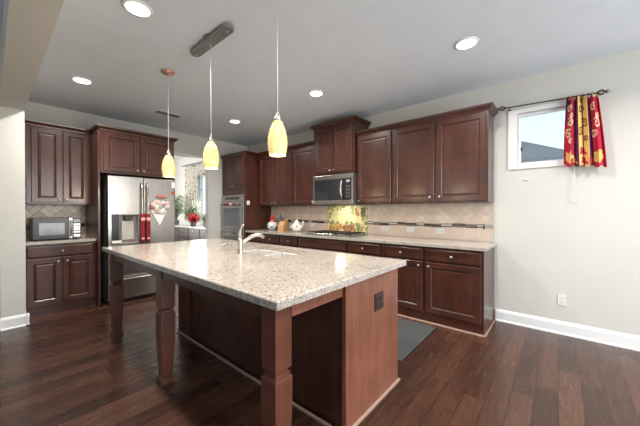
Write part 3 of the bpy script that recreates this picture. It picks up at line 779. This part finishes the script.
for a, bb in ((.0, .375), (.39, .765)):
    m = MB(); lo = lambda i, z: [(a+i, i, z), (bb-i, i, z), (bb-i, .40-i, z), (a+i, .40-i, z)]
    m.rings([lo(-.006 if False else 0, .156), lo(.004, .15), lo(.012, .03), lo(.03, .01)], cap=True, smooth=False)
    bw = m.build('bowl', SINKM, t)
    m = MB(); m.lathe([(.04, .0105), (.038, .013), (.02, .012), (.0, .0115)], ((a+bb)/2, .2, 0), 'Z', 18, capt=False); m.build('drain', CHROME, bw)
m = MB(); m.box(.375, .390, .002, .398, .05, .150, bevel=.003); m.build('bowl_divider', STEEL, t)
t = thing('faucet', 'brushed nickel single-lever faucet beside the island sink', 'faucet', (3.335, -2.44, .9145))
m = MB(); m.lathe([(.030, 0), (.029, .006), (.022, .012), (.020, .05), (.021, .10), (.019, .125), (.012, .135)], (0, 0, 0), 'Z', 20); m.build('faucet_body', SATIN, t)
m = MB(); pts = [(.0, .012, .075), (.0, .05, .105), (.005, .10, .135), (.01, .15, .150), (.012, .19, .152), (.014, .225, .142), (.015, .245, .125)]
m.tube(pts, [.014, .016, .017, .017, .017, .017, .018], seg=14); m.build('spout', SATIN, t)
m = MB(); m.tube([(0, 0, .13), (-.002, -.004, .17), (.004, .0, .21), (.018, .012, .245), (.03, .02, .255)], [.014, .012, .009, .008, .005], seg=12); m.build('lever', SATIN, t)
t = thing('soap_dispenser', 'small nickel soap pump on the island left of the faucet', 'soap dispenser', (3.06, -2.445, .9145))
m = MB(); m.lathe([(.018, 0), (.016, .006), (.009, .01), (.009, .05), (.012, .055), (.011, .065), (.003, .068)], (0, 0, 0), 'Z', 16); m.build('pump_body', SATIN, t)
m = MB(); m.tube([(0, 0, .06), (0, .03, .063), (0, .05, .055)], .005, seg=10); m.build('pump_spout', SATIN, t)

# mat
m = MB(); m.box(3.05, 4.44, -1.60, -.70, .0005, .014, bevel=.005); tag(m.build('floor_mat', MATG), 'grey rubber floor mat in the aisle between island and long counter', 'mat')

# ------------------------------------------------------------------ counter items by the cooktop
t = thing('ceramic_jar', 'colourful round ceramic jar at the far left of the long counter', 'jar', (1.13, -.22, .9155))
m = MB(); m.lathe([(.05, 0), (.085, .02), (.105, .07), (.10, .12), (.07, .155), (.05, .16)], (0, 0, 0), 'Z', 20); m.build('jar_body', CERAM, t)
m = MB()
for a in range(7): m.sphere((.095*math.cos(a*.9), .095*math.sin(a*.9), .06+.04*(a % 2)), .028, sc=(1, 1, .8))
m.build('painted_fruit', CERAMB, t)
m = MB(); m.lathe([(.055, .16), (.06, .17), (.045, .20), (.02, .215)], (0, 0, 0), 'Z', 18)
m.sphere((0, 0, .245), .045); m.sphere((.03, -.02, .285), .025); m.build('lid', CERAMR, t)
m = MB(); m.tube([(.09, -.03, .05), (.14, -.04, .07), (.145, -.04, .11), (.09, -.03, .13)], .01, seg=8); m.build('jar_handle', CERAM, t)
t = thing('knife_block', 'beech knife block with dark-handled knives on the long counter', 'knife block', (1.47, -.25, .9155), R(15))
m = MB(); c0 = [(-.06, -.09), (.06, -.09), (.06, .09), (-.06, .09)]
m.rings([[(x, y, 0) for x, y in c0], [(x, y*.9-.0, .12 if y > 0 else .10) for x, y in c0], [(x, y*.5+.035, .24 if y > 0 else .17) for x, y in c0]], capb=True); m.build('block', BLOCK, t)
kr = random.Random(2)
for i in range(6):
    x = -.045+.03*(i % 4); y = .01+.035*(i//4); z = .185+.04*(i//4)
    m = MB(); m.tube([(x, y, z), (x, y-.03, z+.05), (x, y-.055, z+.10)], [.008, .010, .009], seg=8); m.build('knife_handle', [CERAMB, BLACK, POTM][i % 3], t)
t = thing('ceramic_teapot', 'cream ceramic pitcher with red trim right of the knife block', 'teapot', (1.83, -.24, .9155), R(10))
m = MB(); m.lathe([(.05, 0), (.085, .02), (.10, .065), (.092, .11), (.06, .15), (.05, .16)], (0, 0, 0), 'Z', 20); m.build('pot_body', CERAM, t)
m = MB(); m.lathe([(.052, .16), (.05, .175), (.03, .195), (.012, .205)], (0, 0, 0), 'Z', 18); m.sphere((0, 0, .215), .016); m.build('lid', CERAM, t)
m = MB(); m.tube([(.07, 0, .05), (.12, -.01, .09), (.135, -.01, .15), (.15, -.01, .19)], [.025, .018, .013, .012], seg=10); m.build('pot_spout', CERAM, t)
m = MB(); m.tube([(-.08, 0, .13), (-.135, 0, .13), (-.14, 0, .07), (-.09, 0, .04)], .01, seg=8); m.build('pot_handle', CERAM, t)
m = MB()
for a in range(6): m.sphere((.09*math.cos(a+.3), .09*math.sin(a+.3), .07+.03*(a % 2)), .02)
m.build('painted_flower', CERAMO, t)

# ------------------------------------------------------------------ ceiling things
spots = [(1.345, -3.17, 'recessed ceiling light over the microwave corner, above the short counter'), (3.11, -3.15, 'recessed ceiling light nearest the beam, topmost on the left'),
         (1.39, -1.23, 'recessed ceiling light in front of the tall oven cabinet'), (3.13, -1.19, 'recessed ceiling light in front of the raised cabinet over the microwave'),
         (4.83, -1.12, 'recessed ceiling light nearest the window'),
         (4.85, -3.15, 'added unseen recessed ceiling light over the near end of the island, beside the beam'), (6.6, -1.12, 'added unseen recessed ceiling light past the window, out along the bare wall'), (6.6, -3.15, 'added unseen recessed ceiling light by the beam, farthest from the refrigerator')]  # last three are added beyond the view to raise brightness
for i, (x, y, lb) in enumerate(spots):
    t = thing('recessed_light', lb, 'ceiling light', (x, y, H-.012), 0)
    m = MB(); m.lathe([(.078, .0), (.098, .004), (.10, .0115), (.078, .0115), (.078, 0)], (0, 0, 0), 'Z', 32, capb=False, capt=False); m.build('trim_ring', WHITE, t)
    m = MB(); m.lathe([(.077, .010), (.077, .004), (.05, .002), (.0, .001)], (0, 0, 0), 'Z', 32, capb=False, capt=False); m.build('lens', BULB, t)
    l = bpy.data.lights.new('downlight', 'AREA'); l.shape = 'DISK'; l.size = .15; l.energy = 23; l.color = (1, .95, .89); l.spread = R(150)
    o = bpy.data.objects.new('downlight', l); COL.objects.link(o); o.parent = t; o.location = (0, 0, -.006)
for x, lb in ((2.29, 'amber glass pendant farthest over the island, on a copper canopy'), (3.175, 'middle amber glass pendant over the island, hung from the metal bar'), (4.035, 'amber glass pendant nearest over the island')):
    t = thing('pendant_light', lb, 'pendant lamp', (x, -2.62, 1.655))
    prof = [(.054, 0), (.060, .03), (.0655, .075), (.064, .115), (.054, .165), (.038, .205), (.022, .228), (.019, .232)]
    m = MB(); m.lathe(prof, (0, 0, 0), 'Z', 28, capb=False, capt=False)
    m.lathe([(r-.003, z) for r, z in prof], (0, 0, 0), 'Z', 28, capb=False, capt=False); m.lathe([(.051, 0), (.054, 0)], (0, 0, 0), 'Z', 28, capb=False, capt=False); m.build('glass_shade', SHADE, t)
    m = MB(); m.lathe([(.0, .012), (.030, .014), (.044, .018), (.050, .016)], (0, 0, 0), 'Z', 28, capb=False, capt=False); m.build('bulb', BULBP, t)
    m = MB(); m.lathe([(.021, .228), (.022, .243), (.014, .256), (.007, .275), (.004, .285)], (0, 0, 0), 'Z', 20); m.build('socket_cap', SATIN, t)
    top = H-1.655-(.028 if abs(x-3.175) > .1 else .047)
    m = MB(); m.tube([(0, 0, .28), (0, 0, top)], .0035, seg=8); m.build('cord', CORD, t)
    if abs(x-3.175) > .1:
        m = MB(); m.lathe([(.012, H-1.655-.03), (.055, H-1.655-.024), (.066, H-1.655-.012), (.066, H-1.6555)], (0, 0, 0), 'Z', 28); m.build('canopy', COPPER, t)
    l = bpy.data.lights.new('pendant_bulb', 'POINT'); l.energy = 9; l.color = (1, .80, .50); l.shadow_soft_size = .03
    o = bpy.data.objects.new('pendant_bulb', l); COL.objects.link(o); o.parent = t; o.location = (0, 0, -.035)
# metal bar canopy
t = thing('pendant_bar', 'brushed metal bar fixture on the ceiling carrying the middle pendant', 'ceiling fixture', (3.175, -2.62, H))
m = MB()
def stad(hx, r, z, n=8):
    pts = [(hx+r*math.cos(a), r*math.sin(a), z) for a in [(-math.pi/2)+math.pi*i/n for i in range(n+1)]]
    pts += [(-hx+r*math.cos(a), r*math.sin(a), z) for a in [(math.pi/2)+math.pi*i/n for i in range(n+1)]]
    return pts
m.rings([stad(.27, .045, -.020), stad(.27, .045, -.040), stad(.27, .040, -.045)], capb=True); m.build('bar', GUN, t)
m = MB(); m.lathe([(.062, -.001), (.062, -.017), (.055, -.0195)], (0, 0, 0), 'Z', 28); m.build('ceiling_cup', GUN, t)
for x in (-.26, .26):
    m = MB(); m.lathe([(.012, -.0455), (.012, -.055), (.005, -.060)], (x, 0, 0), 'Z', 14); m.build('hanger_socket', SATIN, t)
# vent
t = thing('ceiling_vent', 'rectangular metal air vent in the ceiling in front of the refrigerator', 'vent', (.93, -2.09, H-.001))
m = MB(); m.box(-.075, .075, -.19, .19, -.008, -.0, bevel=.002); m.build('vent_frame', CEILM, t)
m = MB()
for i in range(7): m.box(-.05+i*.016, -.046+i*.016, -.165, .165, -.014, -.0085)
m.build('louvres', STEELD, t)

# ------------------------------------------------------------------ curtain, rod, blind cord
t = thing('curtain_rod', 'dark bronze curtain rod with caged finials above the window', 'curtain rod', (5.0, -.075, 2.447)); t.rotation_euler.y = .041
zr = lambda x: 0
m = MB(); m.tube([(0, 0, 0), (.73, 0, -.0)], .0065, seg=10); m.build('rod', BRONZE, t)
for s, x0 in ((-1, 0), (1, .73)):
    m = MB()
    m.lathe([(.010, 0), (.011, .008*s), (.006, .012*s)], (x0, 0, 0), 'X', 12)
    for k in range(3):
        a = k*math.pi/3
        m.tube([(x0+s*(.035-.025*math.cos(q)), .024*math.sin(q)*math.cos(a), .024*math.sin(q)*math.sin(a)) for q in [i*2*math.pi/16 for i in range(16)]], .0035, seg=6, close=True)
    m.lathe([(.004, s*.058), (.009, s*.064), (.011, s*.070), (.004, s*.08), (.001, s*.105)], (x0, 0, 0), 'X', 10)
    for q in (-1, 1): m.tube([(x0+s*.060, 0, 0), (x0+s*.072, 0, q*.015), (x0+s*.085, 0, q*.02)], .003, seg=6)
    m.build('finial', BRONZE, t)
for x in (.03, .70):
    m = MB(); m.tube([(x, .074, -.02), (x, .03, -.022), (x, 0, -.008)], .005, seg=8); m.lathe([(.016, .074), (.016, .068)], (x, 0, -.02), 'Y', 14); m.build('bracket', BRONZE, t)

CT, CB = 2.412, 1.725
crv = random.Random(9)
swirls = []
def swirl(cu, cv, r, turns, ph, col, wd=.010, flip=1):
    pts = []
    for i in range(70):
        q = i/69; a = ph+flip*q*turns*2*math.pi; rr_ = r*(1-.75*q)
        pts.append((cu+rr_*math.cos(a), cv+rr_*math.sin(a)))
    swirls.append((pts, wd, col))
CREAM = s2l(240, 214, 170); GOLD = s2l(226, 190, 110); REDC = s2l(186, 26, 62); BROWN = s2l(120, 48, 36); PURP = s2l(92, 34, 84)
# u across .62 m of cloth, v 0 bottom .. .74 m
for (cu, cv, r, tn, ph, c, fl) in ((.07, .62, .04, 1.1, 0, CREAM, 1), (.09, .47, .05, 1.2, 2, CREAM, -1), (.06, .35, .05, 1.1, 1, CREAM, 1), (.11, .55, .03, 1, 3, CREAM, 1), (.10, .28, .03, 1, 5, CREAM, -1),
        (.29, .60, .045, 1.2, 0, BROWN, 1), (.33, .46, .05, 1.3, 2.4, BROWN, -1), (.27, .36, .045, 1.1, 1, BROWN, 1), (.36, .30, .03, 1, 4, BROWN, -1), (.30, .70, .03, 1, 2, BROWN, 1),
        (.50, .62, .04, 1.1, 1, CREAM, 1), (.53, .45, .055, 1.2, 2.2, CREAM, -1), (.48, .34, .045, 1.1, 0, CREAM, 1), (.57, .54, .03, 1, 3, CREAM, 1)):
    swirl(cu, cv, r, tn, ph, c, .0095, fl)
leaves = [(.08, .10, .075, GOLD), (.30, .15, .055, REDC), (.31, .05, .05, REDC), (.52, .10, .08, GOLD), (.42, .05, .04, REDC), (.17, .05, .04, GOLD)]
def curtcol(u, v):
    x, z = u*.62, v*.74
    base_ = GOLD if .225 < x < .40 else REDC
    if .185 < x < .225 or (.40 < x < .435) or (v > .62 and x < .1 and (x < .03 or v > .8)): base_ = PURP
    if .15 < x < .185: base_ = s2l(150, 26, 70)
    if v > .965: base_ = GOLD if int(x*22) % 2 else base_
    c = base_
    for (lx, lz, r, col) in leaves:
        dx, dz = x-lx, z-lz; d = math.hypot(dx, dz); a = math.atan2(dz, dx)
        if d < r*(.55+.38*abs(math.cos(a*2.5+.4))):
            c = col if abs(math.sin(a*2.5+.4)) > .08 or d > r*.6 else tuple(q*.6 for q in col)
    for pts, wd, col in swirls:
        if any((x-px)**2+(z-pz)**2 < wd*wd for px, pz in pts): c = col; break
    return c
def curtpos(u, v):
    gather = v**1.5
    wt, wb = .225, .305
    w = wb+(wt-wb)*gather
    cx = 5.628+(.022)*(1-v)
    amp = .030*(1-.35*v)
    ph = u*2*math.pi*4.5
    x = cx+(u-.5)*w + .006*math.sin(ph*2)*(1-v)
    y = -.078+amp*math.sin(ph)+.008*math.sin(ph*2.3+1)
    z = CB+v*(CT-CB)+(.012*math.sin(ph+1))*(1-v)-.035*(u-.5)+(.012*math.sin(u*40))*(v**12)
    return (x, y, z)
cu = thing('curtain', 'short red and gold printed curtain gathered at the right of the window', 'curtain', (5.655, -.078, CB))
p = painted('curtain_panel', 150, 120, lambda u, v: tuple(a-b for a, b in zip(curtpos(u, v), (5.655, -.078, CB))), curtcol, CURTM, parent=cu, smooth=True)
sm = p.modifiers.new('thickness', 'SOLIDIFY'); sm.thickness = .002
for k in range(7):
    m = MB(); x = -.125+k*.035
    m.tube([(x, .0+.014*math.cos(q), 2.422-.041*x-CB+.014*math.sin(q)) for q in [i*2*math.pi/14 for i in range(14)]], .0022, seg=6, close=True); m.build('curtain_ring', BRONZE, cu)
t = thing('blind_cord', 'thin white pull cord with a small tassel hanging below the curtain', 'cord', (5.577, -.03, 1.38))
m = MB(); m.tube([(0, 0, .01), (0, 0, .50)], .0018, seg=6); m.build('cord', PAPER, t)
m = MB(); m.lathe([(.004, -.012), (.010, 0), (.008, .014), (.002, .02)], (0, 0, 0), 'Z', 12); m.build('tassel', PAPER, t)
m = MB(); m.box(-.028, .028, -.008, 0, -.006, .006, bevel=.002); m.box(-.006, .006, -.02, -.008, -.004, .004)
tag(m.build('cord_cleat', PLATEW, loc=(5.18, -.001, 1.63)), 'small white cleat on the wall beneath the window corner', 'cleat')

# ------------------------------------------------------------------ breakfast room seen through the opening
t = thing('buffet', 'dark buffet with drawers and a pale top in the room beyond', 'buffet', (-6.2, .93, 0))
m = MB(); m.box(0, 4.6, -.50, 0, .06, .745)
for x in (.02, 4.52):
    for y in (-.48, -.06): m.box(x, x+.06, y, y+.06, 0, .06)
m.build('buffet_body', BUFF, t)
m = MB(); m.box(-.03, 4.63, -.55, .0, .7455, .785, bevel=.004); m.build('buffet_top', STONEW, t)
for i in range(6):
    x0 = .03+i*.765
    for z0, z1 in ((.52, .72), (.09, .50)):
        m = MB(); m.box(x0, x0+.72, -.518, -.501, z0, z1, bevel=.004); d = m.build('drawer', BUFF, t)
        m = MB(); m.lathe([(.01, -.519), (.022, -.54), (.012, -.55)], (x0+.36, 0, (z0+z1)/2+.03), 'Y', 12); m.build('knob', SATIN, d)
def plant(name, label, cat, loc, n, hgt, spread, mats, seed, potm, ph=.16, pr=.1, leafs=.07, stems=True, flat=.35):
    t = thing(name, label, cat, loc)
    r = random.Random(seed)
    m = MB(); m.lathe([(pr*.7, 0), (pr, ph), (pr*1.08, ph), (pr*1.08, ph+.02), (pr*.9, ph+.02), (pr*.85, ph-.01)], (0, 0, 0), 'Z', 18); m.build('pot', potm, t)
    ms = MB(); ml = MB()
    for i in range(n):
        a = r.uniform(0, 6.283); q = r.random()**.6; z = ph+hgt*(r.uniform(.25, 1))
        x, y = spread*q*math.cos(a), spread*flat*q*math.sin(a)
        if stems and i % 4 == 0: ms.tube([(0, 0, ph-.02), (x*.3, y*.3, ph+(z-ph)*.5), (x, y, z)], .004, seg=5)
        c = Vector((x, y, z)); d = Vector((r.uniform(-1, 1), r.uniform(-1, 1), r.uniform(-.5, .8))).normalized(); s = d.cross(Vector((0, 0, 1))).normalized(); L0 = leafs*r.uniform(.6, 1.3)
        up = s.cross(d)*.01
        mi = 0 if r.random() < .6 else 1
        ml.quad([c, c+d*L0*.5+s*L0*.28+up, c+d*L0, c+d*L0*.5-s*L0*.28+up], mi)
    ms.build('stems', LEAF, t) if n and stems else ms.bm.free()
    o = ml.build('foliage', mats, t); s_ = o.modifiers.new('thickness', 'SOLIDIFY'); s_.thickness = .0015
    return t
plant('tall_plant', 'tall leafy green plant on the buffet in the room beyond', 'plant', (-5.0, .50, .786), 330, .85, .55, [LEAFL, LEAF], 4, POTM, leafs=.12)
plant('leafy_plant', 'dark green plant behind the red poinsettia near the far window', 'plant', (-4.05, .64, .786), 340, .50, .40, [LEAFL, LEAF], 6, POTM, leafs=.11)
plant('poinsettia', 'red potted poinsettia on the pale buffet top', 'plant', (-3.62, .46, .786), 260, .22, .25, [REDFL, REDFL], 8, POTM, ph=.12, leafs=.12)
plant('small_potted_plant', 'small plant in a white pot at the right end of the buffet', 'plant', (-2.95, .52, .786), 120, .18, .14, [LEAF, LEAFL], 10, POTW, ph=.13, leafs=.07)
plant('small_potted_plant', 'small plant in a grey pot under the far window, right of the poinsettia', 'plant', (-2.62, .60, .786), 120, .24, .15, [LEAFL, LEAF], 12, POTM, ph=.12, leafs=.07)
# dining chair in the far room
t = thing('dining_chair', 'dark metal dining chair in front of the buffet in the room beyond', 'chair', (-4.6, -.05, 0), R(-20))
m = MB(); m.box(-.21, .21, -.21, .21, .44, .475, bevel=.012); m.build('seat', BUFF, t)
for x in (-.19, .19):
    m = MB(); m.tube([(x, -.19, 0), (x, -.19, .44)], .013, seg=8); m.build('leg', IRON, t)
    m = MB(); m.tube([(x, .22, 0), (x, .19, .46), (x*.95, .23, 1.02)], .013, seg=8); m.build('leg', IRON, t)
m = MB(); m.tube([(-.18, .23, 1.02), (-.09, .24, 1.07), (0, .24, 1.085), (.09, .24, 1.07), (.18, .23, 1.02)], .013, seg=8)
for x in (-.09, 0, .09): m.tube([(x, .19, .55), (x*1.3, .215, .8), (x, .235, 1.07)], .008, seg=8)
m.tube([(-.185, .195, .55), (.185, .195, .55)], .010, seg=8); m.build('backrest', IRON, t)
# patterned curtain at the far window
sr = random.Random(21)
marks = [(sr.random(), sr.random(), sr.uniform(.006, .02)) for _ in range(260)]
def sheercol(u, v):
    c = s2l(222, 216, 205)
    for a, b_, r_ in marks:
        if abs(u-a)*1.0 < r_ and abs(v-b_) < r_*.55: return s2l(118, 110, 100)
    return c
def sheerpos(u, v):
    ph = u*2*math.pi*6; w = 1.05+.25*math.sin(v*math.pi)*.3
    return (-5.25+u*w*(1 if v < .9 else 1), .885+.045*math.sin(ph), .95+v*2.0)
sc_ = thing('long_curtain', 'long pale patterned curtain left of the far window', 'curtain', (0, 0, 0))
p = painted('curtain_cloth', 90, 90, sheerpos, sheercol, SHEER, parent=sc_, smooth=True); p.modifiers.new('thickness', 'SOLIDIFY').thickness = .003
m = MB(); m.tube([(-5.35, .86, 2.97), (-2.6, .86, 2.97)], .015, seg=8); m.tube([(-5.3, .945, 2.97), (-5.3, .86, 2.97)], .01, seg=8); m.tube([(-2.7, .945, 2.97), (-2.7, .86, 2.97)], .01, seg=8); m.build('rod', IRON, sc_)
def valpos(u, v): return (-4.3+u*1.5, .86+.04*math.sin(u*60), 2.42+.12*abs(math.sin(u*9))*(1-v)+v*.5)
p = painted('valance', 80, 20, valpos, sheercol, SHEER, parent=sc_, smooth=True); p.modifiers.new('thickness', 'SOLIDIFY').thickness = .003
